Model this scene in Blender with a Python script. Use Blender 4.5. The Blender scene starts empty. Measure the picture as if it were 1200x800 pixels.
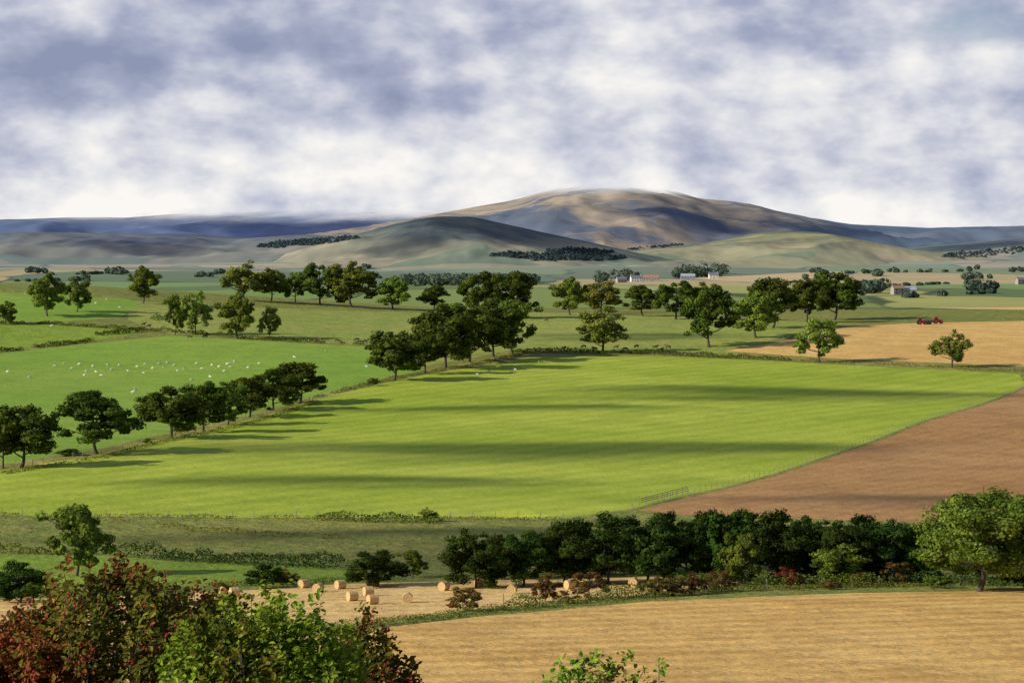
import bpy, bmesh, math, random
import numpy as np
from mathutils import Vector, noise, Matrix
from mathutils.geometry import delaunay_2d_cdt
random.seed(7); RS=np.random.RandomState(11)
scene=bpy.context.scene
F=3000.0; HZ=290.0; CZ=60.0
SUNV=Vector((-0.88,-0.30,0.42)).normalized()

# ---------------------------------------------------------------- colour helpers
def L(r,g,b,k=1.0):
    f=lambda c:(c/12.92 if c<=0.04045 else ((c+0.055)/1.055)**2.4)
    return (f(r/255)*k,f(g/255)*k,f(b/255)*k,1.0)

class NT:
    def __init__(s,mat):
        s.t=mat.node_tree; s.n=s.t.nodes; s.l=s.t.links
    def node(s,typ,**kw):
        n=s.n.new(typ)
        for k,v in kw.items(): setattr(n,k,v)
        return n
    def link(s,a,b): s.l.new(a,b)
    def val(s,sock,v):
        if hasattr(v,'is_linked') or hasattr(v,'links'): s.link(v,sock)
        else: sock.default_value=v
    def math(s,op,a,b=None,c=None,clamp=False):
        n=s.node('ShaderNodeMath',operation=op,use_clamp=clamp)
        s.val(n.inputs[0],a)
        if b is not None: s.val(n.inputs[1],b)
        if c is not None: s.val(n.inputs[2],c)
        return n.outputs[0]
    def mix(s,f,a,b,mode='MIX'):
        n=s.node('ShaderNodeMix',data_type='RGBA',blend_type=mode)
        s.val(n.inputs[0],f); s.val(n.inputs[6],a); s.val(n.inputs[7],b)
        return n.outputs[2]
    def noise(s,vec,scale,detail=4,rough=0.55,dist=0.0):
        n=s.node('ShaderNodeTexNoise')
        s.link(vec,n.inputs['Vector']); n.inputs['Scale'].default_value=scale
        n.inputs['Detail'].default_value=detail; n.inputs['Roughness'].default_value=rough
        n.inputs['Distortion'].default_value=dist
        return n.outputs['Fac']
    def mapping(s,vec,scale=(1,1,1),rot=(0,0,0),loc=(0,0,0)):
        n=s.node('ShaderNodeMapping'); s.link(vec,n.inputs[0])
        n.inputs[1].default_value=loc; n.inputs[2].default_value=rot; n.inputs[3].default_value=scale
        return n.outputs[0]
    def ramp(s,f,stops,interp='LINEAR'):
        n=s.node('ShaderNodeValToRGB'); cr=n.color_ramp; cr.interpolation=interp
        while len(cr.elements)<len(stops): cr.elements.new(0.5)
        for e,(p,c) in zip(cr.elements,stops):
            e.position=p; e.color=c if len(c)==4 else (*c,1)
        s.link(f,n.inputs[0]); return n.outputs[0]
    def range(s,v,a,b,c,d):
        n=s.node('ShaderNodeMapRange',interpolation_type='SMOOTHSTEP'); s.val(n.inputs[0],v)
        for i,x in enumerate((a,b,c,d)): n.inputs[i+1].default_value=x
        return n.outputs[0]

def new_mat(name):
    m=bpy.data.materials.new(name); m.use_nodes=True
    m.node_tree.nodes.clear()
    t=NT(m); out=t.node('ShaderNodeOutputMaterial'); return m,t,out

def simple_mat(name,col,rough=0.7,metal=0.0,var=0.12,scale=6.0):
    m,t,out=new_mat(name)
    p=t.node('ShaderNodeBsdfPrincipled'); tc=t.node('ShaderNodeTexCoord')
    n=t.noise(tc.outputs['Object'],scale,5)
    d=tuple(c*(1-var*2) for c in col[:3])+(1,); e=tuple(min(1,c*(1+var)) for c in col[:3])+(1,)
    t.link(t.mix(n,d,e),p.inputs['Base Color'])
    p.inputs['Roughness'].default_value=rough; p.inputs['Metallic'].default_value=metal
    t.link(p.outputs[0],out.inputs[0]); return m

def field_mat(name,a,b,c,big=0.006,small=0.12,stripe=None,bump=0.5,fine=1.2):
    """a main, b large patches, c fine flecks. stripe=(angle,spacing_m,strength)"""
    m,t,out=new_mat(name)
    g=t.node('ShaderNodeNewGeometry'); P=g.outputs['Position']
    n1=t.noise(P,big,5,0.6); n1=t.range(n1,0.35,0.65,0,1)
    n2=t.noise(P,small,6,0.65); n2=t.range(n2,0.35,0.7,0,1)
    n3=t.noise(P,fine,4,0.7)
    col=t.mix(n1,a,b)
    col=t.mix(t.math('MULTIPLY',n2,0.65),col,c)
    k=t.range(n3,0.25,0.75,0.78,1.18)
    if stripe:
        ang,sp,st=stripe
        v=t.mapping(P,rot=(0,0,ang),scale=(1,1,1))
        w=t.node('ShaderNodeTexWave',wave_type='BANDS',bands_direction='X',wave_profile='SIN')
        t.link(v,w.inputs[0]); w.inputs['Scale'].default_value=1.0/sp*0.314
        w.inputs['Distortion'].default_value=0.8; w.inputs['Detail'].default_value=2; w.inputs['Detail Scale'].default_value=0.3
        brk=t.noise(P,0.03,3); 
        s=t.math('MULTIPLY',t.math('SUBTRACT',w.outputs['Fac'],0.5),t.math('MULTIPLY',brk,st*2))
        k=t.math('ADD',k,s)
    mm=t.node('ShaderNodeVectorMath',operation='SCALE'); t.link(col,mm.inputs[0]); t.link(k,mm.inputs['Scale'])
    p=t.node('ShaderNodeBsdfPrincipled'); t.link(mm.outputs[0],p.inputs['Base Color'])
    p.inputs['Roughness'].default_value=0.95; p.inputs['Specular IOR Level'].default_value=0.1
    bp=t.node('ShaderNodeBump'); bp.inputs['Strength'].default_value=bump; bp.inputs['Distance'].default_value=0.25
    t.link(t.math('ADD',n3,t.math('MULTIPLY',n2,2.0)),bp.inputs['Height']); t.link(bp.outputs[0],p.inputs['Normal'])
    t.link(p.outputs[0],out.inputs[0]); return m

def leaf_mat(name,dark,light,trans=0.3,scale=0.35):
    m,t,out=new_mat(name)
    tc=t.node('ShaderNodeTexCoord'); oi=t.node('ShaderNodeObjectInfo')
    n=t.noise(tc.outputs['Object'],scale,2,0.6)
    n=t.range(n,0.32,0.68,0,1)
    col=t.mix(n,dark,light)
    g=t.node('ShaderNodeNewGeometry')
    h=t.node('ShaderNodeHueSaturation'); t.link(col,h.inputs['Color'])
    t.link(t.math('MULTIPLY_ADD',oi.outputs['Random'],0.04,0.478),h.inputs['Hue'])
    r=t.math('MULTIPLY_ADD',oi.outputs['Random'],0.35,0.72)
    r=t.math('MULTIPLY',r,t.math('MULTIPLY_ADD',g.outputs['Random Per Island'],0.6,0.75))
    t.link(r,h.inputs['Value'])
    p=t.node('ShaderNodeBsdfDiffuse'); t.link(h.outputs[0],p.inputs[0])
    tr=t.node('ShaderNodeBsdfTranslucent'); t.link(h.outputs[0],tr.inputs[0])
    mx=t.node('ShaderNodeMixShader'); mx.inputs[0].default_value=trans
    t.link(p.outputs[0],mx.inputs[1]); t.link(tr.outputs[0],mx.inputs[2])
    t.link(mx.outputs[0],out.inputs[0]); return m

# ---------------------------------------------------------------- terrain
RD=[(200,800),(235,748),(275,708),(310,684),(350,655),(420,608),(560,530),(680,482),(800,443),(900,415),
    (1050,380),(1200,366),(1500,358),(2000,346),(2500,336),(3500,321),(5000,310)]
PY=[-3000,-100,0,8,22,60,100,150]+[d for d,r in RD]+[9000,40000]
PZ=[5,1,-1.7,-2.6,-6.4,-16.5,-24,-30.3]+[-(r-HZ)/F*d for d,r in RD]+[-30,-30]
PY=np.array(PY,float); PZ=np.array(PZ,float)
dl=np.diff(PZ)/np.diff(PY); tan=np.zeros(len(PY)); tan[0]=dl[0]; tan[-1]=dl[-1]
for i in range(1,len(PY)-1):
    tan[i]=0 if dl[i-1]*dl[i]<=0 else 2*dl[i-1]*dl[i]/(dl[i-1]+dl[i])
def sstep(a,b,x):
    t=np.clip((x-a)/(b-a),0,1); return t*t*(3-2*t)
def H(x,y):
    x=np.asarray(x,float); y=np.asarray(y,float)
    yc=np.clip(y,PY[0],PY[-1]); i=np.clip(np.searchsorted(PY,yc)-1,0,len(PY)-2)
    h=PY[i+1]-PY[i]; t=(yc-PY[i])/h
    z=((1+2*t)*(1-t)**2)*PZ[i]+(t*(1-t)**2)*h*tan[i]+(t*t*(3-2*t))*PZ[i+1]+(t*t*(t-1))*h*tan[i+1]
    z=z+13.0*sstep(10,250,-x)*np.exp(-((y-1250)/200.0)**2)
    far=sstep(150,400,y)
    z=z+far*(0.35*np.sin(x/37+y/61+1.3)+0.28*np.sin(y/29-x/83)+0.2*np.sin(x/19+2*np.sin(y/47)))
    z=z+sstep(1300,2500,y)*(3.0*np.sin(x/210+y/390+2.0)+3.0*np.sin(y/260-x/500))
    return z+CZ
DM=np.concatenate([np.arange(10,1600,2.0),np.arange(1600,7000,8.0)])
def at(px,py,maxd=1245.0):
    u=(px-600)/F; s=(HZ-py)/F
    ds=DM[DM>=140]; ds=ds[ds<=maxd]
    z=CZ+s*ds; g=H(u*ds,ds); k=np.nonzero(z<=g)[0]
    if len(k)==0: d=ds[-1] if maxd>1300 else 1225.0
    else:
        j=k[0]; d=ds[j]
        if j>0:
            a=z[j-1]-g[j-1]; b=g[j]-z[j]; d=ds[j-1]+(ds[j]-ds[j-1])*a/(a+b+1e-9)
    return u*d,d,float(H(u*d,d))
def xy(px,py,maxd=1245.0): return at(px,py,maxd)[:2]

def subdiv(poly,step_frac=0.03,closed=True):
    out=[]; n=len(poly)
    for i in range(n if closed else n-1):
        a=np.array(poly[i]); b=np.array(poly[(i+1)%n]); l=np.linalg.norm(b-a)
        k=max(1,int(l/(max(150,min(a[1],b[1]))*step_frac)))
        for j in range(k): out.append(tuple(a+(b-a)*j/k))
    if not closed: out.append(tuple(poly[-1]))
    return out

# field materials
G=lambda n,a,b,c,**k: field_mat(n,a,b,c,**k)
M={}
M['rough']=G('rough_grass',L(134,138,62),L(110,126,54),L(160,148,84),big=0.02,small=.2,bump=0.9)
M['verge']=G('dry_verge_grass',L(174,158,94),L(124,130,56),L(114,110,54),big=0.05,bump=0.9)
M['bright']=G('grass_field',L(156,173,52),L(178,188,70),L(134,154,44),big=0.012,small=0.05,stripe=(0.62,9,0.12),bump=0.4)
M['sheep']=G('sheep_pasture',L(132,163,58),L(146,169,68),L(114,147,50),big=0.01,small=0.08,bump=0.4)
M['past']=G('pasture',L(146,158,70),L(160,162,82),L(122,142,58),big=0.012,small=0.1,bump=0.6)
M['lowgreen']=G('meadow',L(130,154,50),L(144,162,60),L(108,140,46),big=0.02,small=0.15,bump=0.6)
M['plough']=G('ploughed_soil',L(176,134,82),L(190,148,96),L(152,112,68),big=0.008,small=0.06,stripe=(0.55,4.5,0.09),bump=0.5)
M['stub']=G('stubble_field',L(212,170,96),L(226,186,112),L(188,146,78),big=0.012,small=0.1,stripe=(1.30,5.5,0.22),bump=0.5)
M['stub2']=G('pale_stubble',L(230,194,128),L(220,182,112),L(206,168,98),big=0.015,small=0.12,stripe=(1.35,6,0.15),bump=0.5)
M['gold']=G('golden_stubble',L(226,186,112),L(214,170,96),L(198,156,86),big=0.01,small=0.08,stripe=(1.45,8,0.14),bump=0.4)
# distant patchwork
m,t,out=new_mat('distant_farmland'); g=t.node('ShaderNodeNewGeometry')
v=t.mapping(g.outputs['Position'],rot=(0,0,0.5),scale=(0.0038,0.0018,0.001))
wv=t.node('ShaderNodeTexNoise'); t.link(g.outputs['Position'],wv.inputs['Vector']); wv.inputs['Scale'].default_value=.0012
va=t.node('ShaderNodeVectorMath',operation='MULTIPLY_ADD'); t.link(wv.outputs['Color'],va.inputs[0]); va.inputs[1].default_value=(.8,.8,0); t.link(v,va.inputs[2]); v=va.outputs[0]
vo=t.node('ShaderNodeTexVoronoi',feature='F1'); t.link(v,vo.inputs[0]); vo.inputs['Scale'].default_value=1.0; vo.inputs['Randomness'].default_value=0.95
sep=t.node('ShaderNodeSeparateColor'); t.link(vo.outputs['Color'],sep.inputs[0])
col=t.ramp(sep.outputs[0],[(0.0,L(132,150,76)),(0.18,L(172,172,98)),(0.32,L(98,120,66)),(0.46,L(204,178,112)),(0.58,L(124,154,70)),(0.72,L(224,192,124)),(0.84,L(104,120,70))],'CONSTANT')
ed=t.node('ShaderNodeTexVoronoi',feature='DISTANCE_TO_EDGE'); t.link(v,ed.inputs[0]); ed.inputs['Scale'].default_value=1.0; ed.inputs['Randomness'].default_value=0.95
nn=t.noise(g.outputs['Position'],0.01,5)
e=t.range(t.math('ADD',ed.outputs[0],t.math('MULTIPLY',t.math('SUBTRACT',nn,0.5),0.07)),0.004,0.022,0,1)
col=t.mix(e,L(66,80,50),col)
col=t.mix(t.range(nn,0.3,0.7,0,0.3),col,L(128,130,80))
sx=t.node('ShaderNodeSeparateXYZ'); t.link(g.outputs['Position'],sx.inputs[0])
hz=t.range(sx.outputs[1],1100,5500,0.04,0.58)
col=t.mix(hz,col,L(148,156,164))  # haze put into the field colour, stronger with distance
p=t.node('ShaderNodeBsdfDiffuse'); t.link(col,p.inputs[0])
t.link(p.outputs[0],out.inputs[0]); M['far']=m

mats=list(M.keys())
polys=[]
def P(mat,pts,maxd=1245.0): polys.append((mat,subdiv([xy(a,b,maxd) for a,b in pts])))
P('past',[(150,352),(600,366),(640,366),(830,372),(1010,378),(860,414),(740,411),(610,408),(470,432),(430,404),(200,391),(150,375)])
P('lowgreen',[(-120,412),(0,410),(110,399),(165,390),(150,385),(60,380),(-120,382)])
P('sheep',[(-160,340),(150,350),(165,358),(140,372),(60,377),(-160,379)])
P('verge',[(-200,586),(0,553),(118,534),(240,506),(370,469),(500,440),(622,420),(618,412),(500,432),(370,461),(240,497),(118,524),(0,543),(-200,574)])
P('sheep',[(-220,578),(0,545),(118,526),(240,499),(370,463),(498,434),(440,407),(200,393),(110,402),(0,414),(-220,418)])
P('bright',[(-220,588),(0,551),(118,532),(240,504),(370,467),(500,438),(622,418),(760,417),(860,421),(1000,428),(1195,438),(1202,452),(738,597),(660,608),(0,604),(-220,602)])
P('verge',[(622,417),(760,416),(860,420),(1000,427),(1195,437),(1420,446),(1420,436),(1200,430),(1000,422),(860,414),(760,411),(622,412)])
P('plough',[(1206,453),(1420,455),(1500,600),(1200,604),(1090,612),(960,609),(800,604),(748,598)])
P('gold',[(850,411),(930,398),(1000,382),(1085,378),(1200,376),(1420,374),(1420,434),(1200,429),(1000,421)])
P('lowgreen',[(-220,646),(120,652),(260,660),(415,668),(425,683),(-220,690)])
P('stub2',[(-220,712),(200,697),(400,685),(760,677),(905,681),(760,697),(560,715),(380,736),(200,752),(-220,780)])
P('stub',[(150,775),(380,744),(560,724),(760,706),(1000,696),(1500,690),(1700,880),(-60,880),(-60,800)])

ys=[-3000,-1200,-500,-200,-80,-30,-10]+list(np.geomspace(5,1500,170)-3)+list(np.geomspace(1530,9000,70))+[12000,18000,27000,40000]
pts=[]
NC=88
for j,y in enumerate(ys):
    w=0.45*max(y,0)+220
    for i in range(NC+1):
        s=-1+2*(i+(0.5 if j%2 else 0))/NC
        pts.append(Vector((s*w+RS.uniform(-.05,.05),y+RS.uniform(-.05,.05))))
edges=[]
for mt,pl in polys:
    b=len(pts)
    for q in pl: pts.append(Vector(q))
    n=len(pl)
    for i in range(n): edges.append((b+i,b+(i+1)%n))
res=delaunay_2d_cdt(pts,edges,[],0,1e-4)
V2=np.array([(v.x,v.y) for v in res[0]]); FC=[tuple(f) for f in res[2]]
Z=H(V2[:,0],V2[:,1])
me=bpy.data.meshes.new('ground'); me.from_pydata(np.column_stack([V2,Z]).tolist(),[],FC); 
for k in mats: me.materials.append(M[k])
cen=np.array([V2[list(f)].mean(0) for f in FC])
def inside(poly,c):
    r=np.zeros(len(c),bool); n=len(poly)
    for i in range(n):
        x1,y1=poly[i]; x2,y2=poly[(i+1)%n]
        cond=((y1>c[:,1])!=(y2>c[:,1]))
        xi=(x2-x1)*(c[:,1]-y1)/((y2-y1) if y2!=y1 else 1e-9)+x1
        r^=cond&(c[:,0]<xi)
    return r
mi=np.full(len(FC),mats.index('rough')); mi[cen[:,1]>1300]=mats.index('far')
for mt,pl in polys: mi[inside(pl,cen)]=mats.index(mt)
me.polygons.foreach_set('material_index',mi.astype(np.int32)); me.polygons.foreach_set('use_smooth',np.ones(len(FC),bool))
me.update()
bm=bmesh.new(); bm.from_mesh(me); 
for f in bm.faces:
    if f.normal.z<0: f.normal_flip()
bm.to_mesh(me); bm.free()
ground=bpy.data.objects.new('ground',me); scene.collection.objects.link(ground)

# ---------------------------------------------------------------- hills
def hill_mat(name,stops,scale,haze,hazecol,fade=None,anis=(1,1,1),hue=None,foot=None):
    m,t,out=new_mat(name); g=t.node('ShaderNodeNewGeometry')
    v=t.mapping(g.outputs['Position'],scale=anis)
    n=t.noise(v,scale,7,0.62,0.6)
    n=t.range(n,0.36,0.64,0,1)
    col=t.ramp(n,stops)
    n2=t.noise(v,scale*7,5,0.65)
    col=t.mix(t.range(n2,0.38,0.62,0,0.5),col,t.mix(0.7,col,stops[0][1],'MULTIPLY'))
    vo=t.node('ShaderNodeTexVoronoi',feature='F1'); t.link(t.mapping(v,scale=(1,0.6,1)),vo.inputs[0]); vo.inputs['Scale'].default_value=scale*2.6
    sc=t.node('ShaderNodeSeparateColor'); t.link(vo.outputs['Color'],sc.inputs[0])
    mm=t.node('ShaderNodeVectorMath',operation='SCALE'); t.link(col,mm.inputs[0]); t.link(t.range(sc.outputs[0],0,1,0.86,1.12),mm.inputs['Scale'])
    c2=mm.outputs[0]
    sx=t.node('ShaderNodeSeparateXYZ'); t.link(g.outputs['Position'],sx.inputs[0])
    if hue:   # colour shifts to a second tint along the range
        nz=t.noise(g.outputs['Position'],0.0008,6,.6)
        f=t.range(t.math('ADD',sx.outputs[0],t.math('MULTIPLY',t.math('SUBTRACT',nz,.5),1500)),hue[0],hue[1],0,.85)
        c2=t.mix(f,c2,hue[2])
    if foot:  # improved pasture and hay fields on the lower slopes
        nz=t.noise(g.outputs['Position'],0.003,5,.6)
        f=t.range(t.math('ADD',sx.outputs[2],t.math('MULTIPLY',t.math('SUBTRACT',nz,.5),40)),foot[0],foot[1],.8,0)
        c2=t.mix(f,c2,t.ramp(sc.outputs[1],[(0,foot[2]),(.4,foot[3]),(.75,foot[4])],'CONSTANT'))
    col=t.mix(haze,c2,hazecol)  # aerial haze painted as a blue-grey mix in the surface colour
    p=t.node('ShaderNodeBsdfDiffuse'); t.link(col,p.inputs[0])
    sh=p.outputs[0]
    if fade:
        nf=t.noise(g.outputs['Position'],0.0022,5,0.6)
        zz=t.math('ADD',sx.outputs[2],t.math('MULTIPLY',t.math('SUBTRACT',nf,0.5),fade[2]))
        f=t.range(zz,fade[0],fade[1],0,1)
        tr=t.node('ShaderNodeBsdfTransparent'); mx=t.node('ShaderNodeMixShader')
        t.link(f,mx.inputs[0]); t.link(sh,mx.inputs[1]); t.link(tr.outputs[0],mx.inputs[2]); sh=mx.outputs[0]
    t.link(sh,out.inputs[0]); return m
hill_objs=[]
def hill(name,Dr,prof,front,back,mat,rough=12,seed=0,nx=300,ny=80,scale=1/900.):
    pxs=np.array([p[0] for p in prof],float); rows=np.array([p[1] for p in prof],float)
    xs=(pxs-600)/F*Dr; zs=(HZ-rows)/F*Dr+CZ
    X=np.linspace(xs[0],xs[-1],nx)
    ridge=np.interp(X,xs,zs); k=np.hanning(11); k/=k.sum(); ridge=np.convolve(np.pad(ridge,5,mode='edge'),k,'valid')
    base=24.0
    vs=[]
    for j in range(ny):
        t=-1+2*j/(ny-1)
        s=(0.5+0.5*math.cos(math.pi*t))**0.9
        for i in range(nx):
            x=X[i]; y=Dr+(t*front if t<0 else t*back)+ 0.12*front*math.sin(x/700+seed)
            q=Vector((x*scale+seed*7.1,y*scale*.6,seed))
            r=1-abs(noise.fractal(q,0.95,2.0,6))*1.6
            amp=rough*(4*s*(1-s)*1.0+0.16*s)
            edge=min(1,min(i,nx-1-i)/18.0)
            z=base-8+(ridge[i]-base+8)*s*edge+(r-0.75)*amp*2*edge
            vs.append((x,y,z))
    fs=[(j*nx+i,j*nx+i+1,(j+1)*nx+i+1,(j+1)*nx+i) for j in range(ny-1) for i in range(nx-1)]
    me=bpy.data.meshes.new(name); me.from_pydata(vs,[],fs); me.materials.append(mat)
    me.polygons.foreach_set('use_smooth',np.ones(len(fs),bool))
    o=bpy.data.objects.new(name,me); scene.collection.objects.link(o); hill_objs.append(o); return o
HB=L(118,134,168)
FT=(L(168,160,106),L(138,150,92),L(190,174,120))
mA=hill_mat('hazy_heather_far',[(0.0,L(88,104,136)),(0.5,L(102,116,146)),(0.8,L(120,126,148)),(1,L(152,146,150))],1/1500.,0.55,L(124,140,172),fade=(CZ+92,CZ+178,90))  # blue of the distant air is painted into these stops
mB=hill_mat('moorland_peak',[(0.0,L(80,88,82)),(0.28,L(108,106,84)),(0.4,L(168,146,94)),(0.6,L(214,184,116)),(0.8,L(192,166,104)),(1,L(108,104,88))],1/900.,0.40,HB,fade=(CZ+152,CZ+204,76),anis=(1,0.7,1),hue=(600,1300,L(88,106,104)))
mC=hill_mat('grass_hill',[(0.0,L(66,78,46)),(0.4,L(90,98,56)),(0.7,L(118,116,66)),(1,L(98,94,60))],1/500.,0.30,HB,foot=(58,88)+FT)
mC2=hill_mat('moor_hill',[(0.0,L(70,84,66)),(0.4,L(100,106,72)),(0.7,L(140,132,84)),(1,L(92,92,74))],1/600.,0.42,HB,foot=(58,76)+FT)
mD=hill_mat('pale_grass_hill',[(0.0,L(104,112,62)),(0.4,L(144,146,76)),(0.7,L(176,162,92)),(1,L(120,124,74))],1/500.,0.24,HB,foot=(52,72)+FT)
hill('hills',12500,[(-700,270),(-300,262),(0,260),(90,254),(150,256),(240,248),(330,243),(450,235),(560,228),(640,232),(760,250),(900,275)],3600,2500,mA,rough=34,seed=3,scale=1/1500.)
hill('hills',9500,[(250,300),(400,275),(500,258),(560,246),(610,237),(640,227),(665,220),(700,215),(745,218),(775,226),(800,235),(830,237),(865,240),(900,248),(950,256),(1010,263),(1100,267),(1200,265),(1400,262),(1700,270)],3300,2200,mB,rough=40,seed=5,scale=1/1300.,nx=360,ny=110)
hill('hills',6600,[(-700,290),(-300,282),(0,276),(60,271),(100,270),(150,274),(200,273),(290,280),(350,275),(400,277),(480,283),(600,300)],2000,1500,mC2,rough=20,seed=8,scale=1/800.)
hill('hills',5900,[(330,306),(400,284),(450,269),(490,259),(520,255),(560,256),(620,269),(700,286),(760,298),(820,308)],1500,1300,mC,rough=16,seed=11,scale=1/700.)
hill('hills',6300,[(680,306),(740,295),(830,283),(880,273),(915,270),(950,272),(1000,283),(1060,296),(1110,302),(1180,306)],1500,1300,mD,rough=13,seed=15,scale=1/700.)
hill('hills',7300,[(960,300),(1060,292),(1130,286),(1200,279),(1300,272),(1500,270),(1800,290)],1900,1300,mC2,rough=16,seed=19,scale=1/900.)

from mathutils.bvhtree import BVHTree
bmh=bmesh.new()
for o in [ground]+hill_objs: bmh.from_mesh(o.data)
BV=BVHTree.FromBMesh(bmh); bmh.free()
def cast(px,py):
    d=Vector(((px-600)/F,1,(HZ-py)/F)).normalized()
    h=BV.ray_cast(Vector((0,0,CZ))+d*1270,d)
    return h[0]

# ---------------------------------------------------------------- foliage meshes
def leaf_quads(P0,N,size,rs,aspect=0.75):
    n=len(P0); N=N/np.linalg.norm(N,axis=1,keepdims=True)
    r=rs.normal(size=(n,3)); T=np.cross(N,r); T/=np.linalg.norm(T,axis=1,keepdims=True)+1e-9
    B=np.cross(N,T); s=(size*rs.uniform(0.6,1.3,n))[:,None]
    v=np.stack([P0-T*s,P0-B*s*aspect+N*s*0.15,P0+T*s,P0+B*s*aspect+N*s*0.15],1)
    return v.reshape(-1,3)
def tube(path,radii,seg=6):
    vs=[];fs=[]
    for i,(p,r) in enumerate(zip(path,radii)):
        p=np.array(p,float)
        d=np.array(path[min(i+1,len(path)-1)],float)-np.array(path[max(i-1,0)],float); d/=np.linalg.norm(d)+1e-9
        a=np.cross(d,[0.3,1,0.1]); a/=np.linalg.norm(a)+1e-9; b=np.cross(d,a)
        for k in range(seg):
            th=2*math.pi*k/seg; vs.append(p+(a*math.cos(th)+b*math.sin(th))*r)
    for i in range(len(path)-1):
        for k in range(seg):
            k2=(k+1)%seg; fs.append((i*seg+k,i*seg+k2,(i+1)*seg+k2,(i+1)*seg+k))
    return vs,fs
def build_mesh(name,wood,leafv,mats_):
    vs=[];loops=[];mi=[]
    for v,f in wood:
        b=len(vs); vs+= [tuple(x) for x in v]; loops+=[tuple(b+i for i in ff) for ff in f]; mi+=[0]*len(f)
    nb=len(vs); nl=len(leafv)//4
    allv=np.concatenate([np.array(vs).reshape(-1,3),leafv]) if nb else leafv
    q=(np.arange(nl*4)+nb).reshape(-1,4)
    f=np.concatenate([np.array(loops,int).reshape(-1,4),q]) if nb else q
    me=bpy.data.meshes.new(name); me.vertices.add(len(allv)); me.vertices.foreach_set('co',allv.astype(np.float32).ravel())
    me.loops.add(len(f)*4); me.loops.foreach_set('vertex_index',f.astype(np.int32).ravel())
    me.polygons.add(len(f)); me.polygons.foreach_set('loop_start',np.arange(0,len(f)*4,4,dtype=np.int32))
    me.polygons.foreach_set('loop_total',np.full(len(f),4,np.int32))
    for m_ in mats_: me.materials.append(m_)
    me.polygons.foreach_set('material_index',np.array(mi+[1]*nl,np.int32) if nb else np.zeros(nl,np.int32))
    me.update(calc_edges=True); return me
bark=simple_mat('bark',(0.075,0.06,0.045,1),0.9,scale=3)

def tree_mesh(seed,mat,w=0.9,trunk=0.16,ncl=90,nl=110,ls=0.022,open_=0.0,lobes=7,egg=0.0):
    """unit-height tree, crown width w, crown from trunk to 1; lobed round crown"""
    rs=np.random.RandomState(seed)
    wood=[]
    ct=np.array([rs.uniform(-.03,.03),rs.uniform(-.03,.03),trunk+.04])
    path=[(0,0,-0.03),(0,0,0.02),(ct[0]*.5,ct[1]*.5,trunk*.6),tuple(ct),(ct[0]*1.5,ct[1]*1.5,trunk+0.3),(ct[0],ct[1]*2,0.85)]
    wood.append(tube(path,[0.034,0.024,0.020,0.018,0.011,0.003],8))
    cz=(1+trunk)/2-.02; hz=(1-trunk)/2
    lob=[]
    gold=math.pi*(3-math.sqrt(5)); off=rs.uniform(0,6.28)
    for i in range(lobes+5):
        q=(i+.5)/(lobes+5); zz=1-1.9*q; a=gold*i+off
        rr=math.sqrt(max(0,1-zz*zz*.8)) if zz<0 else math.sqrt(max(0,1-zz*zz)) 
        prof=1.0-egg*max(0,zz)
        c=np.array([math.cos(a)*rr*w*.5*.64*prof,math.sin(a)*rr*w*.5*.64*prof,cz+zz*hz*.70])
        c+=rs.normal(size=3)*np.array([.035,.035,.03])
        lob.append((c,rs.uniform(.13,.20)))
    lob.append((np.array([0,0,cz]),.22))
    for c,r in lob[:-1]:
        if c[2]<ct[2]+.05: base=ct*.9
        else: base=np.array([ct[0],ct[1],min(c[2]-.12,trunk+.35)]); base[2]=max(base[2],ct[2])
        mid=(base+c)/2+np.array([0,0,-0.015])+rs.normal(size=3)*.01
        wood.append(tube([tuple(base),tuple(mid),tuple(c),tuple(c+(c-mid)*0.5)],[0.012,0.009,0.005,0.002],5))
    P_=[];N_=[]
    for k in range(ncl):
        c,r=lob[rs.randint(len(lob))]
        d=rs.normal(size=3); d/=np.linalg.norm(d)
        cc=c+d*r*rs.uniform(.35,1.0)*np.array([1,1,.85])
        cc[2]=max(cc[2],trunk+.02+rs.uniform(0,.05))
        cr=rs.uniform(.05,.095)
        m_=int(nl*(cr/.075)**2*(1-open_*rs.uniform(0,1)))
        d2=rs.normal(size=(m_,3)); d2/=np.linalg.norm(d2,axis=1,keepdims=True)
        d2[:,2]=np.where(d2[:,2]<-.2,d2[:,2]*.6,d2[:,2])
        P_.append(cc+d2*cr*rs.uniform(.5,1.15,(m_,1))*np.array([1.1,1.1,.9]))
        N_.append(d2*1.0+rs.normal(size=(m_,3))*.45+(cc-np.array([0,0,cz]))*1.2)
        if k%5==0: wood.append(tube([tuple(c),tuple((c+cc)/2+rs.uniform(-.02,.02,3)),tuple(cc)],[0.005,0.003,0.0012],4))
    P_=np.concatenate(P_);N_=np.concatenate(N_)
    top=P_[:,2].max(); 
    lv=leaf_quads(P_,N_,ls,rs)
    s=1.0/top
    wood=[([np.array(v)*s for v in vv],ff) for vv,ff in wood]
    return build_mesh('tree_crown',wood,lv*s,[bark,mat])

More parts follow.
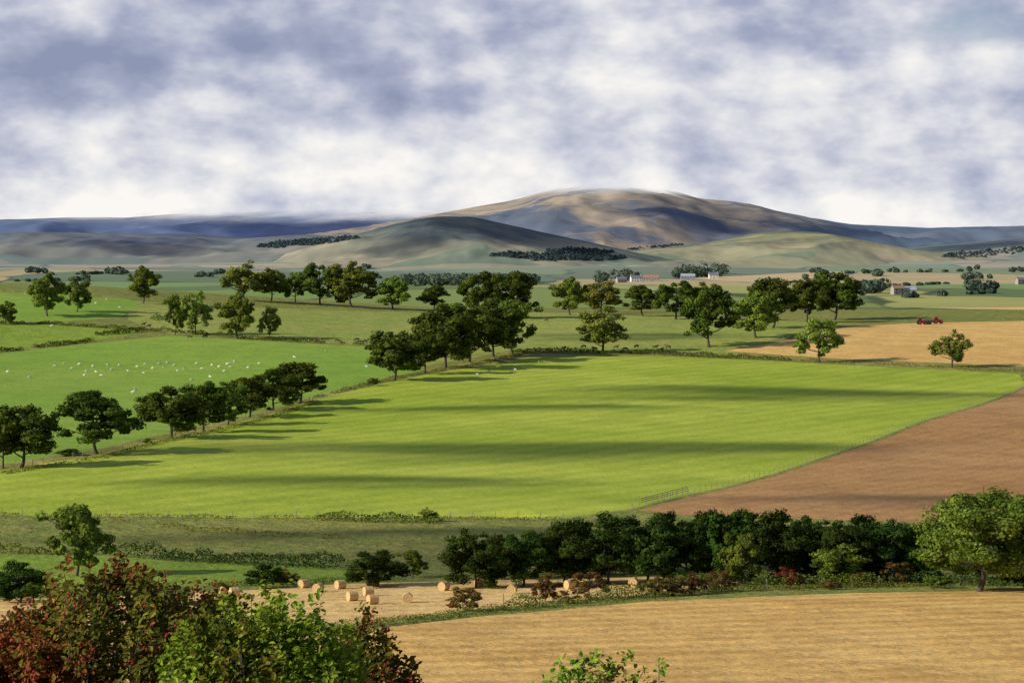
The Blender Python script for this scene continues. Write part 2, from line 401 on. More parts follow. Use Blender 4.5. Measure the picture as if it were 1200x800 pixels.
LM={}
LM['dark']=leaf_mat('foliage_dark',L(60,76,28),L(102,116,44),.3,3.0)
LM['mid']=leaf_mat('foliage_mid',L(82,100,36),L(132,146,58),.3,3.0)
LM['light']=leaf_mat('foliage_light',L(104,126,46),L(154,166,76),.3,3.0)
LM['olive']=leaf_mat('foliage_olive',L(98,108,44),L(146,144,66),.3,3.0)
LM['belt']=leaf_mat('foliage_belt',L(44,64,26),L(76,98,38),.3,3.0)
LM['brown']=leaf_mat('foliage_brown',L(110,74,44),L(120,110,54),.3,3.0)
LM['rust']=leaf_mat('foliage_rust',L(130,66,38),L(140,96,50),.3,3.0)
LM['fardark']=leaf_mat('foliage_distant',L(74,90,78),L(98,114,90),0.2,0.02)  # paler, bluer leaf colour carries the distance haze
LM['conifer']=leaf_mat('foliage_conifer',L(70,86,88),L(82,98,94),0.1,0.01)  # haze over the far slopes is tinted into the needle colour
TM={}
for key,cnt,kw in (('dark',6,{}),('mid',5,{}),('light',3,dict(open_=.5,ncl=80)),('olive',2,dict(open_=.4,ncl=80)),('belt',5,dict(trunk=.0,ncl=115,nl=120,ls=.018,w=1.0)),('brown',3,dict(trunk=.0,ncl=60,open_=.4)),('rust',2,dict(trunk=.0,ncl=60,open_=.4))):
    TM[key]=[]
    for i in range(cnt):
        k=dict(w=.92+.1*(i%3),trunk=.07+.03*(i%3)); k.update(kw); k['lobes']=7+i%4; k['egg']=(0,.35,.2)[i%3]
        TM[key].append(tree_mesh(100+i*13+len(key)*7,LM[key],**k))
TM['big']=[tree_mesh(901,LM['mid'],w=1.0,trunk=.08,ncl=190,nl=150,ls=.013,lobes=12,open_=.4,egg=.3)]
MW={}
for k_,l_ in TM.items():
    for me in l_:
        xs=np.zeros(len(me.vertices)*3,np.float32); me.vertices.foreach_get('co',xs); xs=xs.reshape(-1,3); MW[me.name]=np.percentile(xs[:,0],99)-np.percentile(xs[:,0],1)
lastme=[None]
def tree(name,px,py,hpx,wpx,kind,maxd=1245.):
    x,y,z=at(px,py,maxd); h=hpx/F*y; w=wpx/F*y
    me=random.choice([q for q in TM[kind] if q is not lastme[0]] or TM[kind]); lastme[0]=me
    o=bpy.data.objects.new(name,me); scene.collection.objects.link(o)
    sw=w/MW[me.name]; o.scale=(sw,sw,h); o.location=(x,y,z-0.1); 
    o.rotation_euler=(0,0,random.choice([0,math.pi])+random.uniform(-.6,.6)); return o
T=[
(2,549,72,54,'dark'),(24,548,76,80,'dark'),(112,532,76,92,'dark'),(200,513,62,78,'dark'),(238,506,60,58,'dark'),(266,498,52,42,'mid'),(292,489,48,56,'dark'),(320,481,50,58,'dark'),(350,473,50,64,'dark'),
(462,446,60,68,'dark'),(498,438,50,52,'dark'),(522,432,78,76,'dark'),(550,424,70,74,'dark'),(578,418,70,68,'dark'),(600,414,64,58,'mid'),
(562,373,56,46,'dark'),(600,373,56,54,'dark'),(508,362,30,33,'dark'),
(706,413,55,54,'light'),(831,407,72,60,'dark'),(668,369,45,40,'mid'),(704,364,38,44,'olive'),(753,370,37,44,'dark'),(792,374,46,48,'dark'),(824,374,44,42,'mid'),
(886,396,56,54,'mid'),(906,384,60,58,'dark'),(946,378,52,54,'dark'),(978,375,58,64,'dark'),(960,425,54,52,'light'),(1116,431,46,48,'olive'),
(55,370,50,40,'mid'),(90,365,40,28,'mid'),(168,355,44,34,'mid'),(205,392,48,24,'mid'),(229,392,52,36,'light'),(278,397,54,42,'mid'),(316,397,40,26,'light'),
(286,352,48,56,'olive'),(318,353,40,36,'mid'),(346,354,36,30,'mid'),(375,357,50,46,'dark'),(412,360,54,54,'mid'),(461,363,40,42,'mid'),
(6,380,28,24,'mid'),
(88,676,86,78,'mid')]
for r in T: tree('broadleaf_tree',*r)
B=[(560,690,70,76),(612,688,68,70),(662,686,78,72),(712,685,86,80),(758,684,82,78),(802,682,80,74),(852,682,86,86),(912,682,86,84),(968,680,76,70),(992,684,68,70),(1040,682,78,80),(1082,682,74,70),(440,688,46,68),(20,706,50,72),(1205,690,100,70),(1255,690,95,80),(740,672,68,64),(880,668,72,68),(640,672,58,60),(1010,668,68,64),(690,676,70,60),(830,670,74,64),(935,672,68,66),(780,668,70,60),(590,680,56,50)]
for r in B: tree('broadleaf_tree',*r,'belt')
tree('broadleaf_tree',870,686,62,50,'mid'); tree('broadleaf_tree',985,686,50,60,'mid'); tree('broadleaf_tree',1150,694,126,140,'big')
S=[(543,717,30,38,'brown'),(640,706,36,36,'brown'),(692,702,32,44,'brown'),(768,700,26,36,'brown'),(792,699,24,30,'brown'),(815,697,28,30,'brown'),(845,694,26,34,'brown'),(925,690,26,34,'rust'),(1050,686,28,38,'brown'),(1010,688,18,24,'brown'),(335,686,22,30,'brown'),(312,690,30,46,'belt'),(483,678,34,32,'mid'),(501,612,18,24,'olive'),(665,708,16,28,'brown'),(975,692,14,26,'brown'),(38,706,30,46,'mid'),(1100,690,16,30,'mid'),
(80,534,9,30,'dark'),(172,520,7,12,'mid'),(437,452,10,14,'mid')]
for r in S: tree('hawthorn_shrub',*r)

# hedges -------------------------------------------------------
def hedge(name,pl,h,w,mat,ls=0.14,dens=26,gap=0.0,seed=0,maxd=1245.):
    rs=np.random.RandomState(seed+5)
    pts=[np.array(xy(a,b,maxd)) for a,b in pl]
    Ps=[];Ns=[]
    for a,b in zip(pts[:-1],pts[1:]):
        l=np.linalg.norm(b-a); n=int(l*dens*h)
        tg=np.arange(0,l+1,.5)
        g1=np.array([noise.noise(Vector((a[0]+(b[0]-a[0])*q/l,a[1]+(b[1]-a[1])*q/l,seed*3.3))*0.16) for q in tg])
        g2=np.array([noise.noise(Vector((a[0]+(b[0]-a[0])*q/l,a[1]+(b[1]-a[1])*q/l,seed*1.3))*0.6) for q in tg])
        tt=rs.uniform(0,1,n); s=np.interp(tt*l,tg,g1); s2=np.interp(tt*l,tg,g2)
        keep=s>(-1+gap*1.15); tt=tt[keep];s=s[keep];s2=s2[keep];n=len(tt)
        hh=h*(0.8+0.6*s+0.5*s2); th=rs.uniform(-.1,math.pi+.1,n); rr=rs.uniform(.75,1.08,n)
        dirn=(b-a)/l; nrm=np.array([-dirn[1],dirn[0]])
        off=np.cos(th)*w*.5*rr
        x=a[0]+(b[0]-a[0])*tt+nrm[0]*off; y=a[1]+(b[1]-a[1])*tt+nrm[1]*off
        z=H(x,y)+np.abs(np.sin(th))**.6*hh*rr
        Ps.append(np.column_stack([x,y,z])); Ns.append(np.column_stack([nrm[0]*np.cos(th),nrm[1]*np.cos(th),np.sin(th)+.2])+rs.normal(size=(n,3))*.5)
    Pn=np.concatenate(Ps);Nn=np.concatenate(Ns)
    me=build_mesh(name,[],leaf_quads(Pn,Nn,ls,rs),[mat]); o=bpy.data.objects.new(name,me); scene.collection.objects.link(o); return o
hd=LM['dark'];hm=LM['mid']
hedge('hedge',[(140,652),(190,656),(250,660),(330,664),(402,668)],2.0,2.6,LM['belt'],.16,40,.3,1)
hedge('hedge',[(-60,646),(60,650),(110,650)],1.3,2,LM['mid'],.16,40,.4,2)
hedge('hedge',[(372,610),(430,612),(515,614)],1.5,2.5,hd,.17,36,.35,3)
hedge('hedge',[(40,408),(108,400)],2.0,2.5,hd,.25,22,.2,4)
hedge('hedge',[(-60,414),(26,411)],2.0,2.5,hd,.25,22,.4,5)
hedge('hedge',[(112,393),(168,389)],2.2,3,hd,.25,22,.2,6)
hedge('hedge',[(-60,378),(60,380),(150,386),(240,392),(300,398),(430,404)],1.4,2.2,hd,.25,20,.55,7)
hedge('hedge',[(170,376),(230,370)],2.0,3,hm,.25,20,.6,8)
hedge('hedge',[(600,413),(700,414),(760,415),(800,417),(890,421),(930,423)],1.8,2.4,hd,.24,24,.45,9)
hedge('hedge',[(930,423),(1000,426),(1200,436),(1300,438)],1.0,1.6,LM['olive'],.2,22,.6,10)
hedge('hedge',[(380,740),(470,731),(560,720),(660,711),(760,702),(860,694),(1000,690),(1200,686),(1350,684)],0.9,3.0,LM['olive'],.10,80,.35,12)
hedge('hedge',[(560,718),(690,706),(860,692),(1000,689),(1200,687)],1.5,2.2,LM['mid'],.12,60,.75,13)
hedge('hedge',[(240,688),(420,682),(600,676),(760,673),(900,674)],0.6,3.0,LM['mid'],.13,70,.5,14)
hedge('hedge',[(0,556),(118,537),(240,508),(370,471)],0.7,2,LM['olive'],.15,40,.5,15)
hedge('hedge',[(370,466),(500,437),(610,416)],0.9,2,LM['olive'],.18,34,.5,16)
hedge('hedge',[(760,691),(900,684),(1100,686),(1250,688)],1.6,5.0,LM['belt'],.16,40,.4,17)
hedge('hedge',[(0,604),(150,606),(372,608),(660,611)],0.6,2,LM['olive'],.13,40,.5,18)
hedge('hedge',[(560,640),(700,636),(760,628)],.8,3,LM['olive'],.15,34,.7,20)
hedge('hedge',[(130,612),(300,628),(420,632)],.7,3,LM['olive'],.15,34,.7,21)

# distant trees masses -------------------------------------------------
def mass(name,spots,mat,ls,nq=60,conifer=False,seed=1):
    rs=np.random.RandomState(seed); Ps=[];Ns=[]
    for p,h,w in spots:
        n=nq
        d=rs.normal(size=(n,3)); d/=np.linalg.norm(d,axis=1,keepdims=True); 
        if conifer:
            t_=rs.uniform(0,1,n)**1.3; a=rs.uniform(0,6.28,n); r=(1-t_)*w*.5
            q=np.column_stack([np.cos(a)*r,np.sin(a)*r,t_*h]); nn=np.column_stack([np.cos(a),np.sin(a),np.full(n,1.2)])
        else:
            q=d*np.array([w*.5,w*.5,h*.45])*rs.uniform(.75,1.1,(n,1))+np.array([0,0,h*.5]); nn=d
        Ps.append(q+np.array(p)); Ns.append(nn+rs.normal(size=(n,3))*.3); 
    Pn=np.concatenate(Ps);Nn=np.concatenate(Ns)
    me=build_mesh(name,[],leaf_quads(Pn,Nn,ls,rs),[mat]); o=bpy.data.objects.new(name,me); scene.collection.objects.link(o)
def line_spots(x0,r0,x1,r1,n,h,w,jit=2.0,clump=0.0,ragged=False):
    out=[]; cs=[random.random() for _ in range(max(2,n//9))]
    for i in range(n):
        t_=random.random()
        if random.random()<clump: t_=min(1,max(0,random.choice(cs)+random.gauss(0,.02)))
        j=random.uniform(-jit,jit)
        if ragged:   # irregular forest edge: width tapers to the ends and wanders
            e=math.sin(math.pi*min(1,max(0,t_)))**.5; j=j*e*(.7+.6*noise.noise(Vector((t_*7,r0,0))))+2.0*noise.noise(Vector((t_*4,r0*3,5)))
        p=cast(x0+(x1-x0)*t_,r0+(r1-r0)*t_+j)
        if p is None: continue
        k=random.uniform(.45,1.3); out.append((tuple(p),h*k,w*k))
    return out
sp=[]
sp+=line_spots(472,334,628,331,150,9,13,2)
sp+=line_spots(700,330,750,327,24,12,13,2,.5)
sp+=line_spots(790,325,850,322,34,13,14,2)
sp+=line_spots(1000,346,1040,340,9,8,9,2)
for (a,b,c,d,n_,h_) in [(1060,349,1180,343,12,3.5),(1030,337,1120,332,16,3.2),(880,334,960,330,12,3.2),(740,345,830,343,12,3.2),(20,330,120,329,12,3),(300,330,400,328,16,3),(960,321,1140,318,24,4),(60,322,180,320,16,3.2)]:
    sp+=line_spots(a,b,c,d,n_,h_,7,.25)
for _ in range(12): 
    cx=random.uniform(860,1200); cy=random.uniform(316,342); sp+=line_spots(cx,cy,cx+random.uniform(8,40),cy-1,random.randint(3,10),7,9,1)
for _ in range(9): 
    cx=random.uniform(0,440); cy=random.uniform(314,330); sp+=line_spots(cx,cy,cx+random.uniform(8,50),cy-1,random.randint(3,9),6,9,1)
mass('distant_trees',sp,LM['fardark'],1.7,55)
sp=[]
sp+=line_spots(576,300,732,302,620,4.0,12,6,0,True)
sp+=line_spots(640,295,718,295,200,4.0,12,4,0,True)
sp+=line_spots(302,289,420,279,380,4.0,12,5,0,True)
sp+=line_spots(1105,301,1210,292,160,4.5,12,6,0,True)
sp+=line_spots(735,292,800,287,50,3.5,10,2,0,True)
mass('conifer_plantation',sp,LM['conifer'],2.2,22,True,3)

# ---------------------------------------------------------------- skinned animals
def skin_mesh(name,verts,edgs,rad,mat,sub=1):
    me=bpy.data.meshes.new(name+'_cage'); me.from_pydata(verts,edgs,[]); o=bpy.data.objects.new('tmp',me); scene.collection.objects.link(o)
    md=o.modifiers.new('s','SKIN'); md.use_smooth_shade=True
    for i,r in enumerate(rad):
        me.skin_vertices[0].data[i].radius=(r,r)
    me.skin_vertices[0].data[0].use_root=True
    o.modifiers.new('u','SUBSURF').levels=sub
    dg=bpy.context.evaluated_depsgraph_get(); nm=bpy.data.meshes.new_from_object(o.evaluated_get(dg)); nm.name=name
    bpy.data.objects.remove(o); nm.materials.clear(); nm.materials.append(mat); return nm
def quad(graze,k=1.0,fat=1.0):
    V=[(-.42,0,.62),(-.05,0,.58),(.32,0,.63)]; R=[.21*fat,.26*fat,.21*fat]; E=[(0,1),(1,2)]
    if graze: V+=[(.52,0,.5),(.66,0,.28),(.74,0,.12)]
    else: V+=[(.52,0,.76),(.64,0,.84),(.80,0,.76)]
    R+=[.11,.085,.05]; E+=[(2,3),(3,4),(4,5)]
    for s in (-1,1):
        b=len(V); V+=[(-.38,.13*s,.42),(-.50,.13*s,.22),(-.46,.13*s,.01)]; R+=[.085,.036,.03]; E+=[(0,b),(b,b+1),(b+1,b+2)]
        b=len(V); V+=[(.34,.12*s,.40),(.36,.12*s,.22),(.34,.12*s,.01)]; R+=[.07,.036,.03]; E+=[(2,b),(b,b+1),(b+1,b+2)]
        b=len(V); h=V[4]; V+=[(h[0]-.04,.12*s,h[2]+.05)]; R+=[.022]; E+=[(4,b)]
    b=len(V); V+=[(-.62,0,.55),(-.64,0,.38)]; R+=[.03,.02]; E+=[(0,b),(b,b+1)]
    return [tuple(c*k for c in v) for v in V],E,[r*k for r in R]
wool=simple_mat('wool',(0.66,0.64,0.54,1),0.95,var=.06); hide=simple_mat('cow_hide',(0.03,0.022,0.018,1),0.7); hide2=simple_mat('brown_hide',(0.12,0.05,0.025,1),0.7)
SM=[skin_mesh('sheep_graze',*quad(True),wool),skin_mesh('sheep_stand',*quad(False),wool)]
CMs=[skin_mesh('cow_graze',*quad(True,1.9,.85),hide),skin_mesh('cow_stand',*quad(False,1.9,.85),hide2)]
def animal(name,ms,px,py,k=1.0):
    x,y,z=at(px,py); o=bpy.data.objects.new(name,random.choice(ms)); scene.collection.objects.link(o); o.location=(x,y,z); o.rotation_euler=(0,0,random.choice([0,math.pi])+random.uniform(-.9,.9)); o.scale=[random.uniform(.85,1.05)*k]*3
sheep_px=[(64,430),(75,427),(84,433),(92,428),(101,436),(108,430),(118,441),(112,437),(130,434),(140,429),(150,436),(160,431),(168,438),(178,433),(186,427),(192,431),(204,429),(208,436),(216,433),(230,427),(236,433),(248,429),(256,431),(266,428),(275,425),(262,436),(246,443),(224,446),(34,443),(98,441),(290,432),(303,427),(155,461),(158,458),(270,431),(126,429),(196,426),(170,428),(8,437),(430,431),(345,420),(382,412)]
for a,b in sheep_px: animal('sheep',SM,a,b)
for a,b in [(600,436),(604,434),(614,432),(560,440),(632,425),(573,436)]: animal('sheep',SM,a,b,.9)
for a,b in [(95,352),(112,356),(125,352),(30,345),(60,383),(140,361)]: animal('sheep',SM,a,b)
for a,b in [(684,408),(697,411),(722,409),(733,411),(746,408),(768,409),(775,412),(783,409),(660,410),(168,382),(174,384),(240,396),(222,397),(375,399),(395,401),(418,400),(428,402),(437,400),(640,377)]: animal('cow',CMs,a,b,.95)

# ---------------------------------------------------------------- bales
straw,t,out=new_mat('straw'); tc=t.node('ShaderNodeTexCoord')
n=t.noise(t.mapping(tc.outputs['Object'],scale=(3,14,14)),1.5,6,.7); p=t.node('ShaderNodeBsdfPrincipled'); t.link(t.mix(n,L(150,112,60),L(236,206,146)),p.inputs[0]); p.inputs['Roughness'].default_value=.95
bp=t.node('ShaderNodeBump'); bp.inputs['Strength'].default_value=.8; bp.inputs['Distance'].default_value=.05; t.link(n,bp.inputs['Height']); t.link(bp.outputs[0],p.inputs['Normal']); t.link(p.outputs[0],out.inputs[0])
def bale_mesh():
    bm=bmesh.new(); R=.66;Wd=.62; prof=[(0,-Wd+.03)]+[(R*k/5,-Wd+(.02 if k%2 else -.01)) for k in range(1,5)]+[(R*.97,-Wd),(R,-Wd+.06),(R*1.01,-.2),(R*1.0,.2),(R,Wd-.06),(R*.97,Wd)]+[(R*k/5,Wd-(.02 if k%2 else -.01)) for k in range(4,0,-1)]+[(0,Wd-.03)]
    n=32; rings=[]
    for r,a in prof:
        if r==0: rings.append([bm.verts.new((a,0,R))]); continue
        rings.append([bm.verts.new((a,r*(1+.012*math.sin(i*5.1))*math.cos(2*math.pi*i/n),R*.97+r*math.sin(2*math.pi*i/n)*(0.97))) for i in range(n)])
    for A,B_ in zip(rings[:-1],rings[1:]):
        for i in range(n):
            j=(i+1)%n
            if len(A)==1: bm.faces.new((A[0],B_[j],B_[i]))
            elif len(B_)==1: bm.faces.new((A[i],A[j],B_[0]))
            else: bm.faces.new((A[i],A[j],B_[j],B_[i]))
    bmesh.ops.recalc_face_normals(bm,faces=bm.faces); me=bpy.data.meshes.new('bale'); bm.to_mesh(me); bm.free(); me.materials.append(straw); return me
bmsh=bale_mesh()
for a,b,r in [(398,691,.3),(434,688,1.2),(431,699,.1),(412,705,.2),(436,709,.15),(477,707,1.3),(355,690,.5),(372,695,.9),(262,698,1.4),(273,700,.2),(562,688,.1),(743,688,1.0),(240,706,.2),(520,693,.7),(668,691,.3),(600,697,1.1)]:
    x,y,z=at(a,b); o=bpy.data.objects.new('straw_bale',bmsh); scene.collection.objects.link(o); o.location=(x,y,z-.02); o.rotation_euler=(0,0,r+.3); o.scale=(.85,.85,.85)

# ---------------------------------------------------------------- box helper
CF=[(0,1,3,2),(4,6,7,5),(0,4,5,1),(2,3,7,6),(0,2,6,4),(1,5,7,3)]
def box(bm,c,s,rot=None):
    vs=[bm.verts.new((c[0]+a*s[0]/2,c[1]+b*s[1]/2,c[2]+d*s[2]/2)) for a in (-1,1) for b in (-1,1) for d in (-1,1)]
    for f in CF: bm.faces.new([vs[i] for i in f])
    return vs
def part(name,fn,mat,parent,bev=0):
    bm=bmesh.new(); fn(bm); me=bpy.data.meshes.new(name)
    bmesh.ops.recalc_face_normals(bm,faces=bm.faces)
    if bev: bmesh.ops.bevel(bm,geom=bm.edges[:],offset=bev,segments=2,affect='EDGES')
    bm.to_mesh(me); bm.free(); me.materials.append(mat); o=bpy.data.objects.new(name,me); scene.collection.objects.link(o); o.parent=parent; return o
wallm={'stone':simple_mat('stone_wall',(0.34,0.30,0.25,1),.9),'white':simple_mat('whitewash',(0.75,0.74,0.70,1),.8),'barn':simple_mat('barn_cladding',(0.30,0.32,0.33,1),.6)}
roofm={'slate':simple_mat('slate_roof',(0.20,0.20,0.23,1),.6),'tile':simple_mat('red_tile_roof',(0.36,0.20,0.14,1),.8),'grey':simple_mat('sheet_roof',(0.42,0.44,0.46,1),.5)}
glass=simple_mat('window_glass',(0.03,0.035,0.04,1),.1); dorm=simple_mat('door_paint',(0.10,0.06,0.04,1),.5)
def house(name,px,py,w,d,h,wl,rf,rot=0.0,chim=True,maxd=6500):
    p=cast(px,py); 
    if p is None: return
    e=bpy.data.objects.new(name,None); scene.collection.objects.link(e); e.location=p; e.rotation_euler=(0,0,rot)
    rh=d*.36
    def walls(bm):
        a=[bm.verts.new(v) for v in [(-w/2,-d/2,-1),(w/2,-d/2,-1),(w/2,d/2,-1),(-w/2,d/2,-1),(-w/2,-d/2,h),(w/2,-d/2,h),(w/2,d/2,h),(-w/2,d/2,h),(-w/2,0,h+rh),(w/2,0,h+rh)]]
        for f in [(0,1,5,4),(2,3,7,6),(1,2,6,9,5),(3,0,4,8,7)]: bm.faces.new([a[i] for i in f])
    def roof(bm):
        o_=.35
        for s in (-1,1):
            y0=s*(d/2+o_); z0=h-o_*rh/(d/2)+.06; z1=h+rh+.06
            lo=[(-w/2-o_,y0,z0),(w/2+o_,y0,z0),(w/2+o_,0,z1),(-w/2-o_,0,z1)]
            a=[bm.verts.new(v) for v in lo]; b=[bm.verts.new((v[0],v[1],v[2]+.18)) for v in lo]
            bm.faces.new(a); bm.faces.new(b)
            for i in range(4): bm.faces.new((a[i],a[(i+1)%4],b[(i+1)%4],b[i]))
    nn_=max(2,int(w/3.2))
    def wins(bm):
        for s in (-1,1):
            for i in range(nn_):
                x=-w/2+w*(i+.5)/nn_
                for zz in ([1.4,h-1.1] if h>4.5 else [h*.55]):
                    if zz<2.5 and i==nn_//2: continue
                    box(bm,(x,s*(d/2+.02),zz),(1.0,.08,1.2))
    part('walls',walls,wallm[wl],e); part('roof',roof,roofm[rf],e); part('windows',wins,glass,e)
    part('door',lambda bm: box(bm,(-w/2+w*(nn_//2+.5)/nn_,-(d/2+.03),1.0),(1.1,.1,2.1)),dorm,e)
    if chim: part('chimneys',lambda bm:[box(bm,(s*(w/2-.5),0,h+rh+.5),(.8,.7,1.6)) for s in (-1,1)],wallm[wl],e)
house('farmhouse',745,330,13,7,5,'white','slate',.2); house('barn',763,329,20,9,4,'stone','tile',-.1,False); house('barn',728,331,12,8,4,'stone','slate',.3,False)
house('cottage',836,326,12,7,4.6,'white','slate',.1); house('barn',806,327,18,8,4,'barn','grey',0,False)
house('farmhouse',1052,345,9,6,4.6,'stone','tile',.3); house('barn',1064,345,11,7,3.5,'barn','grey',.1,False)
house('farmhouse',1197,333,12,7,5,'stone','slate',.3)

# ---------------------------------------------------------------- tractors
red=simple_mat('red_paint',(0.55,0.03,0.02,1),.35,var=.04); tyre=simple_mat('tyre_rubber',(0.02,0.02,0.02,1),.9); dark=simple_mat('dark_metal',(0.05,0.05,0.055,1),.5)
def wheel(bm,c,r,w):
    m=Matrix.Translation(c)@Matrix.Rotation(math.pi/2,4,'X'); bmesh.ops.create_cone(bm,cap_ends=True,segments=24,radius1=r,radius2=r,depth=w,matrix=m)
def tractor(px,py,rot,sc=1.0):
    x,y,z=at(px,py); e=bpy.data.objects.new('tractor',None); scene.collection.objects.link(e); e.location=(x,y,z); e.rotation_euler=(0,0,rot); e.scale=(sc,)*3
    part('bonnet',lambda bm:(box(bm,(1.3,0,1.35),(2.0,.85,.8)),box(bm,(2.3,0,1.25),(.15,.7,.6))),red,e,.05)
    part('chassis',lambda bm:(box(bm,(.5,0,.8),(3.6,.5,.4)),box(bm,(1.0,.0,.6),(.3,1.3,.25))),dark,e,.03)
    part('cab_glass',lambda bm:box(bm,(-.35,0,2.05),(1.25,1.25,1.0)),glass,e,.05)
    part('cab_roof',lambda bm:(box(bm,(-.35,0,2.68),(1.6,1.55,.2)),[box(bm,(-.35+a*.66,b*.66,2.05),(.08,.08,1.1)) for a in (-1,1) for b in (-1,1)]),red,e,.02)
    part('mudguards',lambda bm:[box(bm,(-.5,s*.85,1.72),(1.5,.5,.12)) for s in (-1,1)],red,e,.03)
    part('exhaust',lambda bm:box(bm,(.7,.45,2.2),(.1,.1,1.1)),dark,e,.02)
    part('wheels',lambda bm:([wheel(bm,(-.55,s*.9,.85),.85,.5) for s in (-1,1)],[wheel(bm,(1.9,s*.8,.55),.55,.35) for s in (-1,1)]),tyre,e)
    part('hubs',lambda bm:([wheel(bm,(-.55,s*.93,.85),.4,.52) for s in (-1,1)],[wheel(bm,(1.9,s*.83,.55),.25,.36) for s in (-1,1)]),red,e)
tractor(1079,380,0.15,1.0); tractor(1098,379,0.1,1.0)
def trailer(px,py,rot):
    x,y,z=at(px,py); e=bpy.data.objects.new('farm_trailer',None); scene.collection.objects.link(e); e.location=(x,y,z); e.rotation_euler=(0,0,rot)
    part('body',lambda bm:(box(bm,(0,0,1.45),(3.6,2.0,.8)),box(bm,(0,0,.95),(3.8,2.1,.12))),dark,e,.04); part('drawbar',lambda bm:box(bm,(2.6,0,.8),(1.6,.15,.15)),dark,e)
    part('wheels',lambda bm:[wheel(bm,(a,s*.95,.5),.5,.35) for s in (-1,1) for a in (-.9,.3)],tyre,e)
trailer(1089,380,.12)

# ---------------------------------------------------------------- fences
postm=simple_mat('weathered_wood',(0.30,0.26,0.20,1),.9)
def fence(pl,step=4.0,h=1.2,rails=0):
    pts=[np.array(xy(a,b)) for a,b in pl]; bm=bmesh.new(); prev=None
    for a,b in zip(pts[:-1],pts[1:]):
        l=np.linalg.norm(b-a); n=max(1,int(l/step))
        for i in range(n+ (1 if b is pts[-1] else 0)):
            q=a+(b-a)*i/n; z=float(H(q[0],q[1])); 
            box(bm,(q[0],q[1],z+h/2-.1),(.11,.11,h+.2+random.uniform(-.1,.1)))
            if prev is not None:
                for hz_ in ([.45,.8,1.1] if rails else [.5,.95]):
                    A=Vector((prev[0],prev[1],prev[2]+hz_)); B_=Vector((q[0],q[1],z+hz_)) 
                    th=.05 if rails else .006
                    vs=[bm.verts.new(p_+Vector((0,0,s*th))) for p_ in (A,B_) for s in (-1,1)]
                    bm.faces.new((vs[0],vs[2],vs[3],vs[1]))
            prev=(q[0],q[1],z)
    me=bpy.data.meshes.new('fence'); bm.to_mesh(me); bm.free(); me.materials.append(postm); o=bpy.data.objects.new('fence',me); scene.collection.objects.link(o)
fence([(742,598),(800,583),(1204,453)],3.5); fence([(0,606),(372,608),(660,610)],3.5)
fence([(752,592),(806,578)],3.0,1.2,1); fence([(560,712),(760,698),(1000,688),(1250,683)],3.5)
fence([(0,552),(118,533),(240,505),(370,468),(500,438)],3.5)

# ---------------------------------------------------------------- foreground hawthorns
def fgleaf(Pc,N,size,rs):
    n=len(Pc); N=N/np.linalg.norm(N,axis=1,keepdims=True); r=rs.normal(size=(n,3)); T=np.cross(N,r); T/=np.linalg.norm(T,axis=1,keepdims=True); Bv=np.cross(N,T)
    s=(size*rs.uniform(.6,1.25,n))[:,None]; tip=Pc+T*s; bs=Pc-T*s; up=N*s*.28
    q1=np.stack([bs,Pc-T*s*.25+Bv*s*.62+up,Pc+T*s*.45+Bv*s*.5+up,tip],1); q2=np.stack([bs,tip,Pc+T*s*.45-Bv*s*.5+up,Pc-T*s*.25-Bv*s*.62+up],1)
    return np.concatenate([q1,q2],1).reshape(-1,3)
berry=simple_mat('haw_berry',(0.42,0.035,0.02,1),.35,var=.2,scale=20)
fgred=leaf_mat('hawthorn_leaf_red',L(92,60,32),L(140,84,46),.3,1.6)
fgolive=leaf_mat('hawthorn_leaf_olive',L(84,90,34),L(130,124,50),.3,1.6)
fggreen=leaf_mat('hawthorn_leaf_green',L(106,144,38),L(156,186,66),.35,1.6)
tb=bmesh.new(); bmesh.ops.create_icosphere(tb,subdivisions=1,radius=1.0); BVt=np.array([v.co[:] for v in tb.verts]); BFt=np.array([[v.index for v in f.verts] for f in tb.faces]); tb.free()
